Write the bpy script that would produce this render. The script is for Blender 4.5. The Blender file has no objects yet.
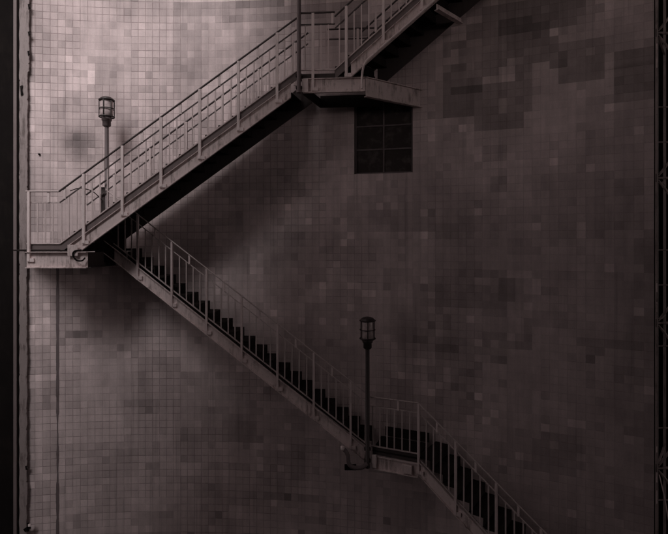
import bpy, bmesh, math, random
from mathutils import Vector, Matrix
random.seed(7)
R = math.radians
scene = bpy.context.scene
col = scene.collection
E = 8.5                      # eye height above the floor of the pit

# ------------------------------------------------------------------ helpers
class MB:
    """collects shapes that belong to ONE part"""
    def __init__(s): s.v = []; s.f = []; s.smooth = []
    def add(s, vs, fs, smooth=False):
        o = len(s.v)
        s.v += [tuple(v) for v in vs]
        for f in fs:
            s.f.append(tuple(i + o for i in f)); s.smooth.append(smooth)
    def hexa(s, a, b):
        # a, b: four corners each (two opposite faces, same order)
        s.add(list(a) + list(b), [(3,2,1,0),(4,5,6,7),(0,1,5,4),(1,2,6,5),(2,3,7,6),(3,0,4,7)])
    def box(s, c, sx, sy, sz, ang=0):
        ca, sa = math.cos(ang), math.sin(ang)
        def p(x, y, z): return (c[0]+x*ca-y*sa, c[1]+x*sa+y*ca, c[2]+z)
        x, y, z = sx/2, sy/2, sz/2
        s.hexa([p(-x,-y,-z),p(x,-y,-z),p(x,y,-z),p(-x,y,-z)], [p(-x,-y,z),p(x,-y,z),p(x,y,z),p(-x,y,z)])
    def bar(s, p, q, w, h, side=None):
        """rectangular bar p->q ; w across (horizontal), h in the upright direction"""
        p, q = Vector(p), Vector(q); d = (q-p).normalized()
        if side is None:
            side = d.cross(Vector((0,0,1)))
            if side.length < 1e-4: side = Vector((1,0,0))
        side = Vector(side).normalized(); up = side.cross(d).normalized()
        a, b = side*w/2, up*h/2
        s.hexa([p-a-b,p+a-b,p+a+b,p-a+b],[q-a-b,q+a-b,q+a+b,q-a+b])
    def prism(s, pts, t):
        """polygon pts (3-D, in order) extruded by vector t"""
        n = len(pts); t = Vector(t)
        P = [Vector(p) for p in pts]; Q = [p+t for p in P]
        s.add(P+Q, [tuple(range(n-1,-1,-1)), tuple(range(n,2*n))] + [(i,(i+1)%n,n+(i+1)%n,n+i) for i in range(n)])
    def tube(s, pts, r, n=10, cap=True):
        P = [Vector(p) for p in pts]; rings = []
        ref = None
        for i, p in enumerate(P):
            d = (P[min(i+1,len(P)-1)]-P[max(i-1,0)]).normalized()
            if ref is None:
                ref = d.cross(Vector((0,0,1)))
                if ref.length < 1e-3: ref = Vector((1,0,0))
            ref = (ref - d*ref.dot(d)).normalized(); u = d.cross(ref)
            rr = r[i] if isinstance(r, (list,tuple)) else r
            rings.append([p + (ref*math.cos(2*math.pi*k/n)+u*math.sin(2*math.pi*k/n))*rr for k in range(n)])
        vs = [v for g in rings for v in g]; m = len(P)
        s.add(vs, [(i*n+k, i*n+(k+1)%n, (i+1)*n+(k+1)%n, (i+1)*n+k) for i in range(m-1) for k in range(n)], True)
        if cap:
            s.add(rings[0], [tuple(range(n-1,-1,-1))]); s.add(rings[-1], [tuple(range(n))])
    def lathe(s, c, prof, n=24, smooth=True):
        """prof: list of (radius, z)"""
        vs = [(c[0]+r*math.cos(2*math.pi*k/n), c[1]+r*math.sin(2*math.pi*k/n), c[2]+z) for r, z in prof for k in range(n)]
        s.add(vs, [(i*n+k, i*n+(k+1)%n, (i+1)*n+(k+1)%n, (i+1)*n+k) for i in range(len(prof)-1) for k in range(n)], smooth)
        if prof[0][0] > 1e-4: s.add(vs[:n], [tuple(range(n-1,-1,-1))])
        if prof[-1][0] > 1e-4: s.add(vs[-n:], [tuple(range(n))])
    def build(s, name, mat, parent=None, bevel=0):
        me = bpy.data.meshes.new(name)
        org = Vector((0,0,0))
        me.from_pydata(s.v, [], s.f)
        me.polygons.foreach_set('use_smooth', s.smooth)
        bm = bmesh.new(); bm.from_mesh(me); bmesh.ops.recalc_face_normals(bm, faces=bm.faces); bm.to_mesh(me); bm.free()
        me.materials.append(mat)
        o = bpy.data.objects.new(name, me); col.objects.link(o)
        if parent:
            o.parent = parent
            # parents are unrotated; bring vertices into the frame of the parent chain
            off = Vector((0,0,0)); p = parent
            while p: off += p.location; p = p.parent
            me.transform(Matrix.Translation(-off))
        if bevel:
            m = o.modifiers.new('bevel', 'BEVEL'); m.width = bevel; m.segments = 2; m.limit_method = 'ANGLE'
        return o

def tag(o, label=None, cat=None, group=None, kind=None):
    if label: o['label'] = label
    if cat: o['category'] = cat
    if group: o['group'] = group
    if kind: o['kind'] = kind
    return o
def empty(name, loc, parent=None):
    o = bpy.data.objects.new(name, None); col.objects.link(o); o.empty_display_size = .2
    o.location = loc
    if parent:
        o.parent = parent; off = Vector((0,0,0)); p = parent
        while p: off += p.location; p = p.parent
        o.location = Vector(loc) - off
    return o
def copy_tree(o, parent=None):
    c = o.copy(); col.objects.link(c); c.parent = parent
    for ch in [x for x in bpy.data.objects if x.parent == o]: copy_tree(ch, c)
    return c

# ------------------------------------------------------------------ materials
def nodes_of(name):
    m = bpy.data.materials.new(name); m.use_nodes = True
    nt = m.node_tree; b = nt.nodes['Principled BSDF']
    return m, nt, b
class NT:
    def __init__(s, nt): s.nt = nt
    def n(s, t, **k):
        x = s.nt.nodes.new(t)
        for a, b in k.items(): setattr(x, a, b)
        return x
    def l(s, a, b): s.nt.links.new(a, b)
    def put(s, sock, v):
        if isinstance(v, bpy.types.NodeSocket): s.l(v, sock)
        else: sock.default_value = v
    def math(s, op, a, b=0.0, c=None, clamp=False):
        x = s.n('ShaderNodeMath', operation=op, use_clamp=clamp); s.put(x.inputs[0], a); s.put(x.inputs[1], b)
        if c is not None: s.put(x.inputs[2], c)
        return x.outputs[0]
    def mix(s, f, a, b, mode='MIX'):
        x = s.n('ShaderNodeMix', data_type='RGBA', blend_type=mode)
        s.put(x.inputs[0], f); s.put(x.inputs[6], a); s.put(x.inputs[7], b); return x.outputs[2]
    def ramp(s, v, lo, hi, a=0.0, b=1.0):
        x = s.n('ShaderNodeMapRange', interpolation_type='SMOOTHSTEP'); s.put(x.inputs[0], v)
        for i, q in zip((1,2,3,4), (lo, hi, a, b)): s.put(x.inputs[i], q)
        return x.outputs[0]
    def noise(s, vec, scale, detail=4, rough=.55):
        x = s.n('ShaderNodeTexNoise'); s.l(vec, x.inputs['Vector']); x.inputs['Scale'].default_value = scale
        x.inputs['Detail'].default_value = detail; x.inputs['Roughness'].default_value = rough; return x.outputs['Fac']
    def scaled(s, vec, sc):
        x = s.n('ShaderNodeMapping'); s.l(vec, x.inputs[0]); x.inputs['Scale'].default_value = sc; return x.outputs[0]

def C(r, g, b): return (r, g, b, 1)
def paint(name, c, dirt=(.10,.075,.072), rough=.55, amount=.5, metal=0.0):
    m, nt, b = nodes_of(name); t = NT(nt)
    g = t.n('ShaderNodeNewGeometry').outputs['Position']
    n1 = t.noise(g, 2.3, 6, .65); n2 = t.noise(t.scaled(g, (14,14,2.2)), 1.0, 5, .7); n3 = t.noise(g, 26, 4, .7)
    wear = t.ramp(t.math('MULTIPLY', n1, n2), .22, .40)
    spots = t.ramp(n3, .60, .70)
    f = t.math('MULTIPLY', t.math('MAXIMUM', wear, t.math('MULTIPLY', spots, .8)), amount, clamp=True)
    base = t.mix(t.ramp(n1, .3, .7), C(*[x*.86 for x in c]), C(*c))
    t.l(t.mix(f, base, C(*dirt)), b.inputs['Base Color'])
    b.inputs['Roughness'].default_value = rough; b.inputs['Metallic'].default_value = metal
    if 'black' in name: b.inputs['Specular IOR Level'].default_value = .06
    bp = t.n('ShaderNodeBump'); bp.inputs['Strength'].default_value = .25; bp.inputs['Distance'].default_value = .006
    t.l(n3, bp.inputs['Height']); t.l(bp.outputs[0], b.inputs['Normal'])
    return m

M = {}
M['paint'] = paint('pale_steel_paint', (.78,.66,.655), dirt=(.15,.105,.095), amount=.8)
M['post'] = paint('pale_post_paint', (.88,.76,.755), amount=.3)
M['baluster'] = paint('baluster_paint', (.76,.645,.64), amount=.35)
M['worn'] = paint('worn_steel_paint', (.76,.64,.635), dirt=(.15,.11,.10), amount=.75)
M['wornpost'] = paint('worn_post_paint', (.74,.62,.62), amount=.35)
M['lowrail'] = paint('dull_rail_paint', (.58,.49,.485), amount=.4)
M['rail'] = paint('dark_rail_paint', (.085,.066,.066), dirt=(.03,.024,.024), rough=.5)
M['skirt'] = paint('toe_board_paint', (.17,.135,.135), amount=.5)
M['tread'] = paint('black_tread_coating', (.024,.0195,.019), dirt=(.045,.036,.034), rough=.8)
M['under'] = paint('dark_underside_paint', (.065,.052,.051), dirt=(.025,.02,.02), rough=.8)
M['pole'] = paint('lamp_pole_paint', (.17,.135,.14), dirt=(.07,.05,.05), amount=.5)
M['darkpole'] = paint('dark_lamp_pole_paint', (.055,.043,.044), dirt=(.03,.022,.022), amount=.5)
M['cage'] = paint('lamp_cage_metal', (.035,.028,.028), dirt=(.06,.04,.038), rough=.5)
M['black'] = paint('black_wall_paint', (.009,.0072,.0072), dirt=(.015,.012,.011), rough=.85)
M['hose'] = paint('black_rubber', (.012,.010,.010), dirt=(.03,.024,.024), rough=.45)
M['rust'] = paint('rusty_column_paint', (.27,.225,.222), dirt=(.06,.042,.038), amount=.8)
M['mast'] = paint('mast_steel', (.30,.245,.24), dirt=(.07,.055,.05), amount=.8)
M['conc'] = paint('dark_concrete', (.03,.025,.024), dirt=(.02,.016,.016), rough=.9)

def lamp_glass():
    m, nt, b = nodes_of('frosted_lamp_glass'); t = NT(nt)
    g = t.n('ShaderNodeNewGeometry').outputs['Position']
    n = t.noise(g, 18, 4, .6)
    t.l(t.mix(t.ramp(n, .35, .7), C(.62,.52,.52), C(.46,.385,.385)), b.inputs['Base Color'])
    b.inputs['Roughness'].default_value = .18; b.inputs['Specular IOR Level'].default_value = .6
    return m
M['glass'] = lamp_glass()
def window_glass():
    m, nt, b = nodes_of('dark_window_glass'); t = NT(nt)
    g = t.n('ShaderNodeNewGeometry').outputs['Position']
    n = t.noise(g, 5, 5, .6)
    t.l(t.mix(t.ramp(n, .45, .75), C(.045,.037,.036), C(.11,.09,.088)), b.inputs['Base Color'])
    b.inputs['Roughness'].default_value = .5; b.inputs['Specular IOR Level'].default_value = .12
    return m
M['pane'] = window_glass()

def tiles():
    m, nt, b = nodes_of('mosaic_tile'); t = NT(nt)
    uv = t.n('ShaderNodeUVMap', uv_map='tile').outputs[0]
    sp = t.n('ShaderNodeSeparateXYZ'); t.l(uv, sp.inputs[0])
    tone = t.n('ShaderNodeAttribute', attribute_name='tone').outputs['Fac']
    gv = t.n('ShaderNodeAttribute', attribute_name='grout').outputs['Fac']
    g = t.n('ShaderNodeNewGeometry').outputs['Position']
    wob = t.math('MULTIPLY', t.math('SUBTRACT', t.noise(g, 9, 3), .5), .05)
    def edge(c):
        fr = t.math('FRACT', t.math('ADD', c, wob)); return t.math('ABSOLUTE', t.math('SUBTRACT', fr, .5))
    e = t.math('MAXIMUM', edge(sp.outputs[0]), edge(sp.outputs[1]))
    gm = t.ramp(e, .435, .48)
    gl = t.math('MULTIPLY', t.math('MULTIPLY', gm, gv), t.ramp(t.noise(g, 3.1, 5, .7), .3, .62, .35, 1.0))
    big = t.noise(g, .45, 5, .6); mid = t.noise(g, 2.2, 6, .65)
    streak = t.noise(t.scaled(g, (5,5,.45)), 1.0, 5, .65); fine = t.noise(g, 45, 3, .6)
    v = t.math('MULTIPLY', tone, t.ramp(big, .25, .75, .84, 1.10))
    v = t.math('MULTIPLY', v, t.ramp(mid, .25, .75, .88, 1.08))
    v = t.math('MULTIPLY', v, t.ramp(streak, .25, .75, .86, 1.08))
    v = t.math('MULTIPLY', v, t.ramp(fine, .2, .8, .94, 1.05))
    drip = t.noise(t.scaled(g, (9,9,.28)), 1.0, 3, .5)
    v = t.math('MULTIPLY', v, t.ramp(drip, .60, .74, 1.0, .80))
    # soot stain on the wall beside the left lamp
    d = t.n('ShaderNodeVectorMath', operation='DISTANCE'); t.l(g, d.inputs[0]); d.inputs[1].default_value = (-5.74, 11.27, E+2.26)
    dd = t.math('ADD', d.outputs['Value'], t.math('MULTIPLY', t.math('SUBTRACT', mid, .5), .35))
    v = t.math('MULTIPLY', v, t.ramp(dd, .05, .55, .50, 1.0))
    base = t.n('ShaderNodeCombineColor')
    for i, k in enumerate((.60,.50,.50)): t.l(t.math('MULTIPLY', v, k), base.inputs[i])
    gc = t.mix(gl, base.outputs[0], t.mix(1.0, base.outputs[0], C(.60,.58,.58), 'MULTIPLY'))
    t.l(gc, b.inputs['Base Color'])
    t.l(t.ramp(gl, 0, 1, .55, .9), b.inputs['Roughness']); b.inputs['Specular IOR Level'].default_value = .25
    bp = t.n('ShaderNodeBump'); bp.inputs['Strength'].default_value = .35; bp.inputs['Distance'].default_value = .008
    fl_ = t.n('ShaderNodeVectorMath', operation='FLOOR'); t.l(uv, fl_.inputs[0])
    fr_ = t.n('ShaderNodeVectorMath', operation='FRACTION'); t.l(uv, fr_.inputs[0])
    wn = t.n('ShaderNodeTexWhiteNoise', noise_dimensions='3D'); t.l(fl_.outputs[0], wn.inputs['Vector'])
    tv = t.n('ShaderNodeVectorMath', operation='SUBTRACT'); t.l(wn.outputs['Color'], tv.inputs[0]); tv.inputs[1].default_value = (.5,.5,.5)
    td = t.n('ShaderNodeVectorMath', operation='DOT_PRODUCT'); t.l(tv.outputs[0], td.inputs[0]); t.l(fr_.outputs[0], td.inputs[1])
    t.l(t.math('ADD', t.math('MULTIPLY', td.outputs['Value'], 2.2), t.math('ADD', t.math('MULTIPLY', gl, -1.0), t.math('MULTIPLY', mid, .5))), bp.inputs['Height']); t.l(bp.outputs[0], b.inputs['Normal'])
    return m
M['tile'] = tiles()

# ------------------------------------------------------------------ curved tiled wall
RW, XT, YT, TS = 20.0, -3.5, 11.4, .159       # radius, tangent point, tile size
def wall_pt(s, z, off=0.0):                   # s = arc length; off towards the viewer
    a = s/RW
    return (XT + (RW-off)*math.sin(a), YT - RW + (RW-off)*math.cos(a), z)
S0, NC, NR = -22, 83, 111                    # first column, columns, rows
def sx(X): return RW*math.asin((X-XT)/RW)
def cl(X): return round(sx(X)/TS)
WIN = (cl(.52), cl(1.655), round((E+1.50)/TS), round((E+3.1)/TS))

# blocks of re-laid darker or paler tiles: (first column, last column, first row, last row, factor)
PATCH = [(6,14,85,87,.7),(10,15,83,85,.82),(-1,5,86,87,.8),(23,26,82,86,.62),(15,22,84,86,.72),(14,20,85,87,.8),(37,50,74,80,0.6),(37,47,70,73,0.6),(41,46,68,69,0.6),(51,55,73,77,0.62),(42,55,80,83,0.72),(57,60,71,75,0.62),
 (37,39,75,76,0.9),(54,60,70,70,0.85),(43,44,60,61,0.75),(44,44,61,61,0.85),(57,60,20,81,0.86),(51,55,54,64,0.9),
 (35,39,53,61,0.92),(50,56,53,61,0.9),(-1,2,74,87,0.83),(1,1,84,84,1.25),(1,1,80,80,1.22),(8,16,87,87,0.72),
 (3,7,87,87,0.9),(-9,-2,76,85,1.06),(3,11,80,85,1.05),(8,11,79,83,0.85),(12,14,83,85,0.9),(-15,-14,77,77,0.86),
 (-10,-10,77,77,0.82),(-5,-5,77,77,0.72),(-6,-5,75,75,0.85),(-17,-16,83,83,1.12),(-17,-17,77,82,1.07),(-12,-10,81,81,0.93),
 (-4,-1,86,87,0.88),(16,17,79,86,0.92),(-9,-6,81,81,0.93),(-3,-3,74,75,0.83),(10,11,49,50,1.22),(20,20,47,47,1.3),
 (20,20,46,46,0.82),(25,25,47,47,1.2),(9,9,49,51,0.78),(13,14,49,51,0.9),(14,21,51,56,0.93),(22,22,56,56,0.72),
 (5,5,54,55,1.2),(2,3,56,56,1.15),(23,24,52,52,0.86),(31,32,44,47,1.1),(33,37,45,47,0.88),(34,34,42,42,1.15),
 (37,37,42,43,0.75),(35,35,42,42,0.72),(40,41,43,45,1.06),(44,45,46,48,0.72),(47,47,41,43,0.78),(46,46,40,40,0.75),
 (33,34,40,40,0.75),(37,39,39,40,0.82),(42,44,40,41,0.85),(43,44,38,38,0.72),(33,34,37,37,1.2),(35,35,35,35,0.7),
 (37,37,35,35,1.3),(38,38,34,34,0.68),(40,40,33,33,0.7),(42,42,37,37,1.15),(44,44,35,35,0.75),(40,40,36,36,0.72),
 (53,59,41,41,0.82),(54,54,39,39,0.7),(55,55,40,40,0.7),(52,52,41,42,1.1),(51,51,49,49,0.72),(49,50,47,47,0.85),
 (-15,-15,41,42,1.25),(-16,-14,40,40,0.62),(-14,-14,39,39,1.15),(-9,-8,38,38,0.78),(-6,-1,35,36,0.82),(-4,-3,36,37,0.85),
 (0,3,33,34,0.85),(-13,-12,40,40,0.9),(-18,-18,34,34,1.3),(-19,-18,30,33,0.82),(-19,-18,21,26,0.82),(-5,-5,29,29,0.75),
 (-5,-4,21,21,0.72),(-7,-7,37,37,0.88),(12,15,17,17,0.76),(15,15,17,17,0.75),(17,19,17,17,0.76),(9,10,17,17,0.85),
 (5,5,14,14,0.6),(1,1,11,11,0.6),(4,4,13,14,0.85),(7,8,14,15,1.18),(6,6,19,20,1.12),(16,16,12,12,1.25),
 (17,17,12,12,0.7),(4,8,21,21,0.82),(29,29,15,15,0.72),(3,4,24,26,0.92),(6,10,25,27,0.88),(-14,-13,14,16,1.12)]
bm = bmesh.new(); uvl = bm.loops.layers.uv.new('tile')
tl = bm.faces.layers.float.new('tone'); gl_ = bm.faces.layers.float.new('grout')
grid = [[bm.verts.new(wall_pt((S0+i)*TS, j*TS)) for j in range(NR+1)] for i in range(NC+1)]
def blockrand(i, j, w, h, seed):
    return random.Random(hash((i//w, (j + 3*(i//w))//h, seed))).random()
def blk(i, j, w, h, seed): 
    r = random.Random((i//w)*7919 + ((j + 5*(i//w % 3))//h)*104729 + seed*1299709); return r.random()
for i in range(NC):
    for j in range(NR):
        c = S0+i
        if WIN[0] <= c < WIN[1] and WIN[2] <= j < WIN[3]: continue
        f = bm.faces.new((grid[i][j], grid[i+1][j], grid[i+1][j+1], grid[i][j+1]))
        for lp, (a, b_) in zip(f.loops, ((0,0),(1,0),(1,1),(0,1))): lp[uvl].uv = (c+a, j+b_)
        rr = random.random()
        tone = 1 + (rr-.5)*.09
        if rr > .95: tone *= .80
        if rr < .028: tone *= 1.26 if c < 12 else 1.38
        q = blk(c, j, 9, 11, 1); tone *= .90 + .2*q
        q = blk(c, j, 4, 5, 2); tone *= .93 + .14*q
        q = blk(c + (blk(c, j, 1, 1, 21) > .7), j + (blk(c, j, 1, 1, 22) > .7), 6, 5, 11)
        if q > .78: tone *= 1.10
        elif q < .2: tone *= .86
        q = blk(c, j, 3, 2, 3)
        if q > .93: tone *= .85
        g = (.95 if blk(c, j, 7, 9, 4) > .42 else .38) * (1 if c < 20 else max(.45, 1-(c-20)*.02))
        if c < cl(-6.2): g = 1.0; tone *= 1.04
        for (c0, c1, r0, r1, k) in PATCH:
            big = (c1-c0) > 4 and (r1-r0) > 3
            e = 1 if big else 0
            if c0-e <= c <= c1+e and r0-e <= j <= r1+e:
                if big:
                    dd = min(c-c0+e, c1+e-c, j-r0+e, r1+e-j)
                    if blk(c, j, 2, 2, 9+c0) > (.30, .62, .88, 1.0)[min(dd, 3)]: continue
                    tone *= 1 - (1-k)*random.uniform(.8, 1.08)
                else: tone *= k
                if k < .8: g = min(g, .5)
        f[tl] = tone; f[gl_] = g
me = bpy.data.meshes.new('tiled_wall'); bm.to_mesh(me); bm.free()
for p in me.polygons: p.use_smooth = True
me.materials.append(M['tile'])
wall = bpy.data.objects.new('tiled_wall', me); col.objects.link(wall)
tag(wall, 'tall curved wall of small square mosaic tiles with patched darker areas behind the stairs', 'wall')

# window in the wall : recess, frame, panes
wc0, wc1, wr0, wr1 = WIN[0]*TS, WIN[1]*TS, WIN[2]*TS, WIN[3]*TS
win = empty('window', wall_pt((wc0+wc1)/2, wr0), wall)
tag(win, 'small dark gridded window under the upper landing')
b = MB(); D = .10
for (a, z0, c, z1) in ((wc0,wr0,wc0,wr1),(wc1,wr0,wc1,wr1),(wc0,wr0,wc1,wr0),(wc0,wr1,wc1,wr1)):
    b.add([wall_pt(a,z0), wall_pt(c,z1), wall_pt(c,z1,-D), wall_pt(a,z0,-D)], [(0,1,2,3)])
b.build('reveal', M['under'], win)
b = MB(); b.add([wall_pt(wc0,wr0,-D), wall_pt(wc1,wr0,-D), wall_pt(wc1,wr1,-D), wall_pt(wc0,wr1,-D)], [(0,1,2,3)])
b.build('pane', M['pane'], win)
b = MB(); fw = .03; o = -D+.02
for a in (wc0+.02, (wc0+wc1)/2, wc1-.02): b.bar(wall_pt(a,wr0,o), wall_pt(a,wr1,o), fw, .03, side=(1,0,0))
for k in range(4):
    z = wr0+.02 + (wr1-wr0-.04)*k/3; b.bar(wall_pt(wc0,z,o-.012), wall_pt(wc1,z,o-.012), .03, fw)
b.build('frame', M['pole'], win)
# expansion joint down the left of the wall
js = sx(-6.2)
b = MB()
jr = random.Random(5); w0 = .02; zz = 0
while zz < E-.4:
    h = jr.uniform(.06,.22); w1 = min(.034, max(.010, w0 + jr.uniform(-.012,.012))); dx = jr.uniform(-.006,.006)
    b.add([wall_pt(js-w0,zz,.004), wall_pt(js+w0,zz,.004), wall_pt(js+dx+w1,zz+h,.004), wall_pt(js+dx-w1,zz+h,.004)], [(0,1,2,3)])
    zz += h; w0 = w1
b.build('expansion_joint', M['pole'], wall)
b = MB(); p = wall_pt(sx(-6.57), E+1.98, 0)
b.lathe((0,0,0), [(.022,0),(.022,.03),(.0,.035)], 12)
b.v = [(p[0]+x, p[1]-z, p[2]+y) for x, y, z in b.v]
b.build('anchor_bolt', M['hose'], wall)

# ------------------------------------------------------------------ stairs
def P3(p, z): return Vector((p[0], p[1], z))

class Run:
    """a straight piece of stair or landing seen in plan: near edge start p0, plan angle th (towards the viewer),
       slope (0 for a landing), far-side vector F"""
    def __init__(s, p0, z0, th, slope, F):
        s.p0 = Vector(p0); s.z0 = z0; s.d = Vector((math.cos(th), -math.sin(th))); s.k = slope; s.F = Vector(F)
        s.out = Vector((-s.d.y*-1, -s.d.x))          # towards the viewer
        s.out = Vector((s.d.y, -s.d.x)) if s.d.x > 0 else Vector((-s.d.y, s.d.x))
    def at(s, r, dz=0, off=0, f=0):
        q = s.p0 + s.d*r + s.out*off + s.F*f
        return Vector((q.x, q.y, s.z0 + s.k*r + dz))

def channel(run, r0, r1, top, bot, parent, mat, f=0, fl=.05, sgn=1, clip=None):
    """C section along the run, flanges to the viewer's side"""
    b = MB()
    if clip is None:
        b.hexa([run.at(r0,bot,0,f), run.at(r1,bot,0,f), run.at(r1,bot,.012*sgn,f), run.at(r0,bot,.012*sgn,f)],
               [run.at(r0,top,0,f), run.at(r1,top,0,f), run.at(r1,top,.012*sgn,f), run.at(r0,top,.012*sgn,f)])
    else:
        # web whose lower left corner is cut level
        rc = (clip - bot - run.z0)/run.k
        pts = [run.at(r0,top,0,f), P3(run.at(r0,0,0,f), clip), P3(run.at(rc,0,0,f), clip), run.at(r1,bot,0,f), run.at(r1,top,0,f)]
        b.prism(pts, Vector((run.out.x, run.out.y, 0))*.012*sgn)
    t = .014
    for z, ra in ((top, r0), (bot+t, r0 if clip is None else (clip - bot - run.z0)/run.k)):
        o0, o1 = .0125*sgn, fl*sgn
        b.hexa([run.at(ra,z-t,o0,f), run.at(r1,z-t,o0,f), run.at(r1,z-t,o1,f), run.at(ra,z-t,o1,f)],
               [run.at(ra,z,o0,f), run.at(r1,z,o0,f), run.at(r1,z,o1,f), run.at(ra,z,o1,f)])
    return b.build('stringer' if run.k else 'edge_beam', mat, parent)

def railing(run, r0, r1, posts, parent, f=0, pw=.052, rr_=.019, br=.024, own=True, hand=1.17, gap=.22, base=.13, nbal=5, stubs=True, foot=-.22, off=.0, mats=None, bal=True, ext=True, jitter=True):
    mp, mbal, mr, ms = mats or (M['post'], M['baluster'], M['rail'], M['skirt'])
    rl = empty('railing', run.at(posts[0] if posts else r0, 0, off, f), parent)
    for rp in (posts if own else []):
        b = MB(); w = pw
        b.bar(run.at(rp,foot,off+.03,f), run.at(rp,hand-.01,off+.03,f), w, .045, side=(run.d.x,run.d.y,0))
        if foot < 0:
            b.box(run.at(rp+.035,foot+.02-run.k*.035,off+.02,f), .14, .05, .07, -math.atan2(-run.d.y, run.d.x))
        b.build('post', mp, rl)
    b = MB(); b.tube([run.at(r0,hand,off+.03,f), run.at(r1,hand,off+.03,f)], rr_, 10); b.build('handrail', mr, rl)
    b = MB(); b.bar(run.at(r0,hand-gap,off+.0,f), run.at(r1,hand-gap,off+.0,f), .02, br); b.build('baluster_rail', mr, rl)
    if base is not None:
        b = MB(); b.bar(run.at(r0,base,off+.0,f), run.at(r1,base,off+.0,f), .03, .02); b.build('bottom_rail', mbal if ext else mr, rl)
    allp = sorted(posts)
    if bal and len(allp) > 0:
        mod = (allp[1]-allp[0]) if len(allp) > 1 else .77
        ks = []
        r = allp[0]-mod*4
        step = mod/nbal
        n = int((r1-r0)/step)+30
        for k in range(-40, n+40):
            rr = allp[0] + k*step
            if rr < r0+.01 or rr > r1-.01: continue
            if k % nbal == 0 and any(abs(rr-q) < .05 for q in allp): continue
            ks.append(rr)
        for rr in ks:
            b = MB(); jx = random.uniform(-.008,.008) if jitter else 0
            b.bar(run.at(rr+jx,(base or 0),off,f), run.at(rr+jx*.4,hand-gap,off,f), .024, .012, side=(run.d.x,run.d.y,0)); b.build('baluster', mbal, rl)
    if stubs and len(allp) > 0:
        mod = (allp[1]-allp[0]) if len(allp) > 1 else .77
        for k in range(-1, len(allp)):
            rr = allp[0] + mod*(k+.5)
            if rr < r0 or rr > r1: continue
            b = MB(); b.bar(run.at(rr,hand-gap,off+.02,f), run.at(rr,hand-.01,off+.02,f), pw*.9, .02, side=(run.d.x,run.d.y,0)); b.build('rail_stub', mp, rl)
    return rl

def steps(run, n, rise, going, parent, up=1, mat=None, over=.0, ff=(1,1)):
    """treads with their risers; each step is one part"""
    mat = mat or M['tread']
    for i in range(n):
        if up > 0:
            r0, r1, z = i*going, (i+1)*going+.02, run.z0 + (i+1)*rise
            rz = r0+.0
        else:
            r0, r1, z = i*going-.02+going*0, (i+1)*going, run.z0 - i*rise
            rz = r1
        if i == n-1 and up > 0: continue
        z += over
        fi = ff[0] + (ff[1]-ff[0])*i/n
        def q(r, zz, f): 
            v = run.at(r, 0, -.015, f*fi); return Vector((v.x, v.y, zz))
        b = MB()
        b.hexa([q(r0,z-.04,0), q(r1,z-.04,0), q(r1,z-.04,1), q(r0,z-.04,1)], [q(r0,z,0), q(r1,z,0), q(r1,z,1), q(r0,z,1)])
        b.hexa([q(rz-.012,z-rise-.001,0), q(rz,z-rise-.001,0), q(rz,z-rise-.001,1), q(rz-.012,z-rise-.001,1)],
               [q(rz-.012,z-.041,0), q(rz,z-.041,0), q(rz,z-.041,1), q(rz-.012,z-.041,1)])
        b.build('step', mat, parent)

def skirt(run, r0, r1, lo, hi, parent, f=0, mat=None, off=-.01):
    b = MB(); b.hexa([run.at(r0,lo,off,f), run.at(r1,lo,off,f), run.at(r1,lo,off-.01,f), run.at(r0,lo,off-.01,f)],
                     [run.at(r0,hi,off,f), run.at(r1,hi,off,f), run.at(r1,hi,off-.01,f), run.at(r0,hi,off-.01,f)])
    return b.build('toe_board', mat or M['skirt'], parent)

UP = (M['post'], M['baluster'], M['rail'], M['skirt'])
FAR = (M['baluster'], M['baluster'], M['rail'], M['skirt'])
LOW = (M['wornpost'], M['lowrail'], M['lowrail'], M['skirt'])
LFAR = (M['skirt'], M['skirt'], M['skirt'], M['skirt'])

ZL = E-.14        # left landing
ZU = E+3.32       # upper landing
ZB = E-4.20       # lower landing

# --- upper flight
fl = empty('stair_flight', (-5.48, 10, ZL)); tag(fl, 'upper steel stair flight, brightest one, rising right from left landing', 'stairs')
A = Run((-5.48, 10), ZL, 0, 3.46/4.74, (.26,.98))
channel(A, .20, 4.62, -.04, -.335, fl, M['paint'], clip=ZL-.09)
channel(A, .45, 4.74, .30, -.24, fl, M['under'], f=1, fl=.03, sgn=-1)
skirt(A, .0, 4.74, -.052, .13, fl)
steps(A, 18, 3.46/18, 4.74/18, fl)
pr = [.49+.771*k for k in range(6)]
railing(A, 0, 4.74, pr, fl, mats=UP)
railing(A, 0, 4.74, [.6+.771*k for k in range(6)], fl, f=.72, pw=.04, mats=FAR, stubs=False, foot=.25, ext=False)

# --- flight above the upper landing
f2 = empty('stair_flight', (.02, 9.94, ZU)); tag(f2, 'topmost steel stair flight leaving the picture at the top edge', 'stairs')
B = Run((.02, 9.94), ZU, R(15), .2/.257, (.58,.70))
channel(B, .33, 5.2, -.04, -.32, f2, M['paint'])
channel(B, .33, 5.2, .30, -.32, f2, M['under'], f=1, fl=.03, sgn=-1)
skirt(B, .0, 5.2, -.052, .13, f2)
steps(B, 20, .2, .257, f2)
railing(B, 0, 5.2, [.24+.735*k for k in range(7)], f2, mats=UP)
railing(B, 0, 5.2, [.3+.735*k for k in range(7)], f2, f=1, mats=FAR, stubs=False, foot=.32, bal=False, ext=False)
b = MB(); a0 = B.at(1.98,-.40,0,0); a1 = B.at(1.98,-.40,0,0)+Vector((.62,.62,0))
b.bar(a0, a1, .012, .10); b.bar(a0-Vector((0,0,.058)), a1-Vector((0,0,.058)), .10, .014)
b.build('cross_beam', M['paint'], f2)

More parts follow.
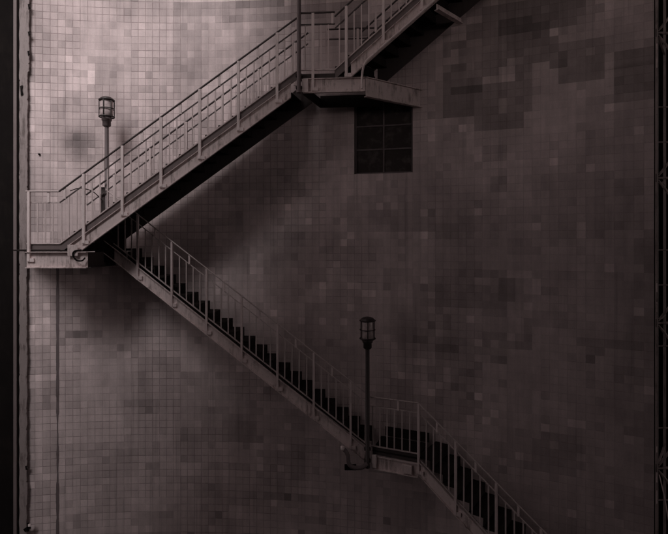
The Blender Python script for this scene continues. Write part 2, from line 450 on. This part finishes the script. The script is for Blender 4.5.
# --- lower flight
f3 = empty('stair_flight', (-4.59, 10.72, ZL)); tag(f3, 'long lower stair flight descending right, with black saw-toothed steps', 'stairs')
nL, gL = 21, .257; rL = (ZL-ZB)/nL; LL = nL*gL
Cc = Run((-4.59, 10.72), ZL, R(6), -rL/gL, (.05,.68))
channel(Cc, -.34, LL-.12, -.055, -.335, f3, M['worn'])
b = MB(); r1 = LL-.1
b.hexa([Cc.at(0,-.335,0,.72), Cc.at(r1,-.335,0,1.16), Cc.at(r1,-.335,.012,1.16), Cc.at(0,-.335,.012,.72)],
       [Cc.at(0,-.055,0,.72), Cc.at(r1,-.055,0,1.16), Cc.at(r1,-.055,.012,1.16), Cc.at(0,-.055,.012,.72)])
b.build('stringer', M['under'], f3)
steps(Cc, nL, rL, gL, f3, up=-1, over=.02, ff=(.72,1.16))
pl = [.415+.757*k for k in range(7)]
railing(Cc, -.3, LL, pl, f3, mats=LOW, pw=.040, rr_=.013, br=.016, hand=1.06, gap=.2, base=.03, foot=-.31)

# --- bottom flight
f4 = empty('stair_flight', (1.648, 9.77, ZB)); tag(f4, 'lowest dark stair flight running out of the bottom right of the picture', 'stairs')
G = Run((1.648, 9.77), ZB, R(35), -.193/.257, (.50,.72))
nB = 20
channel(G, .0, nB*.257, -.04, -.30, f4, M['worn'])
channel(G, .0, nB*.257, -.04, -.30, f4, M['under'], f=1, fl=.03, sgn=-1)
steps(G, nB, .193, .257, f4, up=-1, over=.03)
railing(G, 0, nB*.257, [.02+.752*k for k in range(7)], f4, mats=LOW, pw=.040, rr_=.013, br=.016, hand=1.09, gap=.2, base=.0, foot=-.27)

# --- left landing
l1 = empty('stair_landing', (-6, 10.4, ZL)); tag(l1, 'left stair landing joining upper and lower flights at the left edge', 'landing')
b = MB(); b.prism([(-6.85,10.68,ZL-.03),(-6.14,10.0,ZL-.03),(-4.95,10.0,ZL-.03),(-4.95,10.70,ZL-.03),(-4.57,10.74,ZL-.03),(-4.40,11.33,ZL-.03),(-6.85,11.09,ZL-.03)], (0,0,.03))  # left corner beyond the edge beam added to shade the wall underneath
b.build('deck', M['tread'], l1)
H1 = Run((-6.14, 10.0), ZL, 0, 0, (0,1.3))
channel(H1, 0, 1.22, -.035, -.36, l1, M['paint'], fl=.075)
b = MB(); b.bar((-4.935,10.0,ZL-.2),(-4.935,11.3,ZL-.2), .012, .31); b.bar((-4.9,10.0,ZL-.353),(-4.9,11.3,ZL-.353), .075, .014)
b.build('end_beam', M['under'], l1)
skirt(H1, 0, .66, .012, .125, l1)
railing(H1, 0, .66, [.056], l1, mats=(M['post'],M['baluster'],M['lowrail'],M['skirt']), hand=1.17)
b = MB(); b.bar((-4.45,10.9,ZL-.15),(-4.45,11.3,ZL-.15), .1, .2); b.build('bracket', M['under'], l1)
b = MB(); b.bar((-5.12,10.712,ZL+.09),(-4.46,10.735,ZL+.09), .012, .72); b.build('closing_plate', M['tread'], l1)
b = MB(); b.box((-5.48+.29,9.93,ZL-.005), .2, .012, .22); b.build('gusset_plate', M['paint'], l1)

# --- upper landing
l2 = empty('stair_landing', (0, 10.4, ZU)); tag(l2, 'upper stair landing carried by a beam out of the tiled wall', 'landing')
U = Run((-.74, 10.0), ZU, R(4.5), 0, (.35,.70))
b = MB(); b.prism([(-.72,10.0,ZU-.03),(.60,9.91,ZU-.03),(1.6,10.62,ZU-.03),(1.0,10.85,ZU-.03),(-.40,11.0,ZU-.03)], (0,0,.03))
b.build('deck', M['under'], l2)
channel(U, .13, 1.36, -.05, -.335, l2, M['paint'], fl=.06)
b = MB(); p = U.at(.17,-.19,.066); b.box(p, .12, .012, .26, -R(4.5)); b.build('end_plate', M['post'], l2)
skirt(U, .0, .76, .0, .06, l2, mat=M['under'])
railing(U, 0, .76, [.325], l2, mats=UP, hand=1.26, gap=.22, base=.13, foot=-.28)
railing(U, .25, 1.3, [.9], l2, f=1, mats=FAR, stubs=False, foot=.0, hand=1.23, gap=.2, bal=False, ext=False)
W = Run((.625, 9.885), ZU, -math.atan2(.93,1.42), 0, (0,0))
b = MB(); Lw = 1.63
for (z0, z1, t) in ((-.41,-.06,.012),):
    b.bar(W.at(0,-.235), W.at(Lw,-.235), t, .36)
b.bar(W.at(0,-.05), W.at(Lw,-.05), .10, .016); b.bar(W.at(0,-.42), W.at(Lw,-.42), .10, .016)
b.build('wall_beam', M['worn'], l2)
b = MB(); p = W.at(Lw-.02,-.235); b.box(p, .014, .14, .39, math.atan2(.93,1.42)); b.build('beam_end_plate', M['skirt'], l2)
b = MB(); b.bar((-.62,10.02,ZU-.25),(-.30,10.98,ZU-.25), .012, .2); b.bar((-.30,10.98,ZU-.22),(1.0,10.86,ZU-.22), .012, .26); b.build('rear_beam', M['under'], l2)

# --- lower landing
l3 = empty('stair_landing', (1.2, 10.2, ZB)); tag(l3, 'small lower stair landing beside the dark lamp post', 'landing')
V = Run((.78, 10.156), ZB, R(24), 0, (.30,.72))
b = MB(); b.prism([V.at(0,-.03), V.at(.95,-.03), V.at(.95,-.03,0,1), V.at(-.05,-.03,0,1)], (0,0,.03)); b.build('deck', M['tread'], l3)
channel(V, .02, .95, -.10, -.37, l3, M['worn'], fl=.06)
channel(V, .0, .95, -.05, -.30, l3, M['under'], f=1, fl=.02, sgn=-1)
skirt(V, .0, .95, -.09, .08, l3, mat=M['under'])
b = MB(); p = V.at(.06,-.20,.055); b.box(p, .09, .05, .26, -R(24)); b.build('end_plate', M['post'], l3, bevel=.006)
b = MB(); p = V.at(.74,-.235,.05); b.box(p, .20, .07, .17, -R(24)); b.build('junction_box', M['worn'], l3, bevel=.01)
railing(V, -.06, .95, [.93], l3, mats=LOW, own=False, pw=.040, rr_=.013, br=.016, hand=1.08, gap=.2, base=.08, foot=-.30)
b = MB()
b.hexa([V.at(-.02,.02,0,1),V.at(1.0,.02,0,1),V.at(1.0,.02,-.01,1),V.at(-.02,.02,-.01,1)],[V.at(-.02,.22,0,1),V.at(1.0,.22,0,1),V.at(1.0,.22,-.01,1),V.at(-.02,.22,-.01,1)])
b.build('toe_board', M['tread'], l3)

# ------------------------------------------------------------------ lamp posts
def lamp(loc, h, label, mp, sc=1.0, clamp=True, box=False):
    t = empty('lamp_post', loc); tag(t, label, 'lamp post', 'caged lamps on tall poles along the stairs')
    x, y, z = loc
    b = MB(); b.lathe(loc, [(.055,0),(.055,.06),(.042,.07),(.042,h-.62)], 16); b.build('pole', mp, t)
    if clamp:
        for dz in (.12,.36):
            b = MB(); b.box((x, y+.05, z+dz), .13, .11, .045); b.build('clamp', M['under'], t, bevel=.004)
    if box:
        b = MB(); b.box((x-.07, y-.02, z+.62), .06, .05, .62); b.build('cable_duct', M['under'], t)
    hd = empty('lantern', (x, y, z+h-.62), t)
    zz = z+h-.62
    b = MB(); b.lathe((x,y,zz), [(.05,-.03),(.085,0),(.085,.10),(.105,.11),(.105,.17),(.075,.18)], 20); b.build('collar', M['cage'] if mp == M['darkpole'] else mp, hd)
    b = MB(); b.lathe((x,y,zz), [(.10,.18),(.128,.20),(.132,.30),(.132,.50),(.124,.54),(.09,.555)], 24); b.build('globe', M['glass'], hd)
    b = MB()
    for k in range(6):
        a = R(28+60*k); cx, cy = math.cos(a)*.15, math.sin(a)*.15
        b.tube([(x+cx*.8,y+cy*.8,zz+.16),(x+cx,y+cy,zz+.19),(x+cx,y+cy,zz+.545),(x+cx*.85,y+cy*.85,zz+.575)], .011, 6)
    for dz, rr in ((.19,.016),(.365,.010),(.55,.015)):
        b.tube([(x+math.cos(R(15*k))*.152, y+math.sin(R(15*k))*.152, zz+dz) for k in range(25)], rr, 6, cap=False)
    b.build('cage', M['cage'], hd)
    b = MB(); b.lathe((x,y,zz), [(.145,.562),(.14,.578),(.10,.61),(.04,.625),(0,.627)], 24); b.build('cap', M['cage'], hd)
    return t
lamp((-4.90, 10.78, E+.27), 2.88, 'caged lamp on a grey pole standing behind the upper flight, left of the picture', M['pole'], box=True)
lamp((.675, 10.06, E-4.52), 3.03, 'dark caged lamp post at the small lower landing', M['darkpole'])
lamp((-.695, 9.89, E+2.97), 3.0, 'tall pole at the upper landing whose lamp is above the picture', M['pole'])

# ------------------------------------------------------------------ pipes and hoses
def hose(name, pts, r, mat, label, cat, n=8, res=8):
    # Catmull-Rom through the points
    P = [Vector(p) for p in pts]; P = [2*P[0]-P[1]] + P + [2*P[-1]-P[-2]]; out = []
    for i in range(1, len(P)-2):
        for k in range(res):
            t = k/res; a, b_, c, d = P[i-1], P[i], P[i+1], P[i+2]
            out.append(.5*((2*b_)+(c-a)*t+(2*a-5*b_+4*c-d)*t*t+(3*b_-a-3*c+d)*t**3))
    out.append(P[-2])
    b = MB(); b.tube(out, r, n); o = b.build(name, mat); tag(o, label, cat); return o
hose('conduit_pipe', [U.at(1.30,-.29,.10), U.at(1.30,-.05,.10), B.at(.62,-.31,.075), B.at(.80,-.285,.075), B.at(1.3,-.29,.075), B.at(2.6,-.29,.075), B.at(5.1,-.29,.075)],
     .022, M['post'], 'pale conduit pipe bending up from the upper landing along the topmost flight', 'pipe')
hose('cable_loop', [(-5.02,9.94,ZL-.0),(-5.14,9.91,ZL-.02),(-5.17,9.9,ZL-.1),(-5.10,9.9,ZL-.2),(-4.99,9.9,ZL-.21),(-4.94,9.93,ZL-.15)], .016, M['hose'],
     'small black cable loop hanging at the right end of the left landing', 'cable')
hl = hose('drain_hose', [(.20,10.0,ZB+.08),(.27,9.97,ZB-.02),(.30,9.96,ZB-.20),(.40,9.95,ZB-.27),(.55,9.95,ZB-.27),(.66,10.0,ZB-.22)], .042, M['pole'],
     'bent dark pipe with a pale end under the foot of the long lower flight', 'pipe')
b = MB(); b.lathe((.17,9.98,ZB+.06), [(.0,0),(.035,.0),(.04,.03),(.04,.08),(.0,.085)], 14); b.build('end_cap', M['post'], hl)
b = MB(); b.box((.33,10.03,ZB-.30), .24, .10, .09); b.build('bracket', M['hose'], hl, bevel=.01)
hose('loose_cable', [(-5.30,10.05,E+1.05),(-5.18,10.2,E+1.12),(-5.05,10.45,E+1.08),(-4.97,10.72,E+.92)], .010, M['rail'],
     'thin dark cable arching from the railing to the left lamp pole', 'cable')

# ------------------------------------------------------------------ steel column and black wall at the left edge
bw = MB(); bw.box((-9.09, 11.2, 8.75), 4.0, .12, 17.5)
o = bw.build('dark_wall', M['black']); tag(o, 'plain black wall filling the left edge of the picture', 'wall')
cm = empty('steel_column', (-6.89, 11.09, 0)); tag(cm, 'rusty steel column with peeling paint in front of the left edge of the tiles', 'column')
b = MB(); b.box((-7.055,11.08,8.75), .07, .05, 17.5); b.build('angle_strip', M['skirt'], cm)
b = MB(); b.box((-6.985,11.12,8.75), .06, .05, 17.5); b.build('web', M['black'], cm)
b = MB(); rng = random.Random(3); N = 560
vs = []; fs = []; w = 0
for k in range(N+1):
    z = E-7.4 + k*14.8/N
    base = -6.79 + (.05 if z > E+3.8 else .02*max(0, (z-E)/3.8))
    w = .85*w + rng.uniform(-.006,.006)
    e = base + w + (-.02*rng.random() if rng.random() > .95 else 0)
    l = -6.955 + .006*math.sin(k*.37) + (.02*rng.random() if rng.random() > .97 else 0)
    vs += [(l,11.05,z),(e,11.05,z),(e+.004,11.075,z),(l,11.075,z)]
for k in range(N):
    a = 4*k
    for i in range(4): fs.append((a+i, a+(i+1)%4, a+4+(i+1)%4, a+4+i))
b.add(vs, fs); b.build('flange', M['rust'], cm)
for (y, hgt, dx) in ((10,.14,.05),(36,.10,.05),(56,.12,.04),(96,.24,-.12),(470,.10,-.01)):
    b = MB(); x0 = -6.79+dx; z = E-(y-243)/500*11.05
    b.prism([(x0,11.03,z),(x0+.05,11.025,z+hgt*.2),(x0+.025,11.015,z+hgt*.6),(x0+.04,11.03,z+hgt),(x0-.02,11.035,z+hgt*.9)], (0,.008,0))
    b.build('paint_flake', M['hose'], cm)
zb = E-6.3
b = MB(); b.bar((-6.82,11.02,zb-.04),(-6.69,11.0,zb+.05), .03, .08); b.bar((-6.74,11.01,zb-.05),(-6.72,10.98,zb+.15), .05, .03); b.build('broken_bracket', M['hose'], cm)
b = MB(); b.box((-6.69,10.98,zb+.10), .05, .02, .05); b.build('bolt_head', M['post'], cm)

# ------------------------------------------------------------------ right side : lattice mast before a black wall
mt = empty('lattice_mast', (5.6, 8.0, 0)); tag(mt, 'dark steel lattice mast with diagonal braces at the right edge of the picture', 'mast')
X0, X1, Y0, Y1 = 5.165, 6.05, 8.0, 8.9
def ZP(y): return E - (y-243)/500*8.0
chords = {}
for (x, y) in ((X0,Y0),(X1,Y0),(X0+.72,Y1),(X1+.6,Y1)):
    b = MB(); b.tube([(x,y,0),(x,y,17.5)], .022, 8); b.build('chord', M['mast'], mt)
nodes = [ZP(33+145*k) for k in range(-2, 6)]
for zn in nodes:
    b = MB(); b.tube([(X0,Y0,zn),(X1,Y0,zn)], .022, 8); b.build('cross_bar', M['mast'], mt)
    b = MB(); b.box((X0+.03,Y0-.01,zn), .10, .012, .13); b.build('gusset_plate', M['hose'], mt)
    for s in (1,-1):
        b = MB(); b.tube([(X0+.02,Y0,zn+s*.03),(X1,Y0,zn+s*1.12)], .020, 8); b.build('brace', M['mast'], mt)
    b = MB(); b.tube([(X0,Y0,zn),(X0+.72,Y1,zn)], .018, 8); b.build('cross_bar', M['mast'], mt)
for y in (-60,107,142,250,285,346,428,500,590):
    b = MB(); b.tube([(X0,Y0,ZP(y)),(X1,Y0,ZP(y))], .012, 6); b.build('rung', M['mast'], mt)
for (y0, y1) in ((44,68),(283,292),(302,312),(446,452),(472,482),(490,503)):
    b = MB(); b.bar((X0-.012,Y0-.02,ZP(y0)),(X0-.012,Y0-.02,ZP(y1)), .014, .008, side=(1,0,0)); b.build('paint_patch', M['paint'], mt)
b = MB(); b.tube([(X0+.02,Y0-.03,ZP(474)),(X0+.10,Y0-.03,ZP(495)),(X0+.17,Y0-.03,ZP(520)),(X0+.2,Y0-.03,ZP(600))], .008, 6); b.build('wire', M['worn'], mt)
b = MB()
p = wall_pt((S0+NC)*TS, 0); 
n = 40
for k in range(n):
    x = p[0] - .05 + k*.1
    b.box((x+.05, p[1]+.25+(.03 if k % 2 else 0), 8.75), .1, .06, 17.5)
o = b.build('corrugated_wall', M['black']); tag(o, 'black ribbed wall behind the lattice mast at the right edge', 'wall')

# ------------------------------------------------------------------ out of frame: ground, and blockers added to shape the light
b = MB(); b.add([(-60,-60,-.002),(60,-60,-.002),(60,60,-.002),(-60,60,-.002)], [(0,1,2,3)])
tag(b.build('ground', M['conc']), kind='structure')
b = MB()
ZR = 17.6
b.prism([(30,-40,ZR),(30,20,ZR),(-2.5,20,ZR),(-2.5,5.8,ZR),(-6.2,2.1,ZR),(-10.7,-1.9,ZR),(-45,-40,ZR)], (0,0,.4))  # unseen overhead slab added, edge cut so its shadow grades the tiled wall
tag(b.build('shade_slab', M['conc']), kind='structure')

b = MB()
b.box((0,-16.2,6.5), 60, .4, 13); b.box((-25.2,-3,6.0), .4, 26, 12)  # unseen walls added in front and at left to block low sky light
tag(b.build('sky_blockers', M['conc']), kind='structure')

# ------------------------------------------------------------------ light
SUN = Vector((.12,.68,-.68)).normalized()
sd = bpy.data.lights.new('sun', 'SUN'); sd.energy = 2.65; sd.angle = R(27); sd.color = (1,.96,.955)
so = bpy.data.objects.new('sun', sd); col.objects.link(so); so.rotation_euler = SUN.to_track_quat('-Z','Y').to_euler(); so.location = (-10,0,30)
w = bpy.data.worlds.new('World'); scene.world = w; w.use_nodes = True
nt = w.node_tree; t = NT(nt); bg = nt.nodes['Background']
sky = t.n('ShaderNodeTexSky'); sky.sky_type = 'NISHITA'; sky.sun_disc = False
sky.sun_elevation = math.asin(-SUN.z); sky.sun_rotation = math.atan2(-SUN.x, -SUN.y)
bw = t.n('ShaderNodeRGBToBW'); t.l(sky.outputs[0], bw.inputs[0])
t.l(t.mix(.95, sky.outputs[0], t.mix(1.0, bw.outputs[0], C(1.0,.82,.78), 'MULTIPLY')), bg.inputs[0])
bg.inputs[1].default_value = .15

# ------------------------------------------------------------------ camera
cd = bpy.data.cameras.new('camera'); cd.sensor_width = 36; cd.lens = 500/668*36; cd.clip_end = 500
cd.shift_y = -(267-243)/668
co = bpy.data.objects.new('camera', cd); col.objects.link(co); co.location = (0,0,E); co.rotation_euler = (R(90),0,0)
scene.camera = co
scene.view_settings.view_transform = 'Standard'; scene.view_settings.look = 'None'
scene.view_settings.exposure = 0; scene.view_settings.gamma = 1
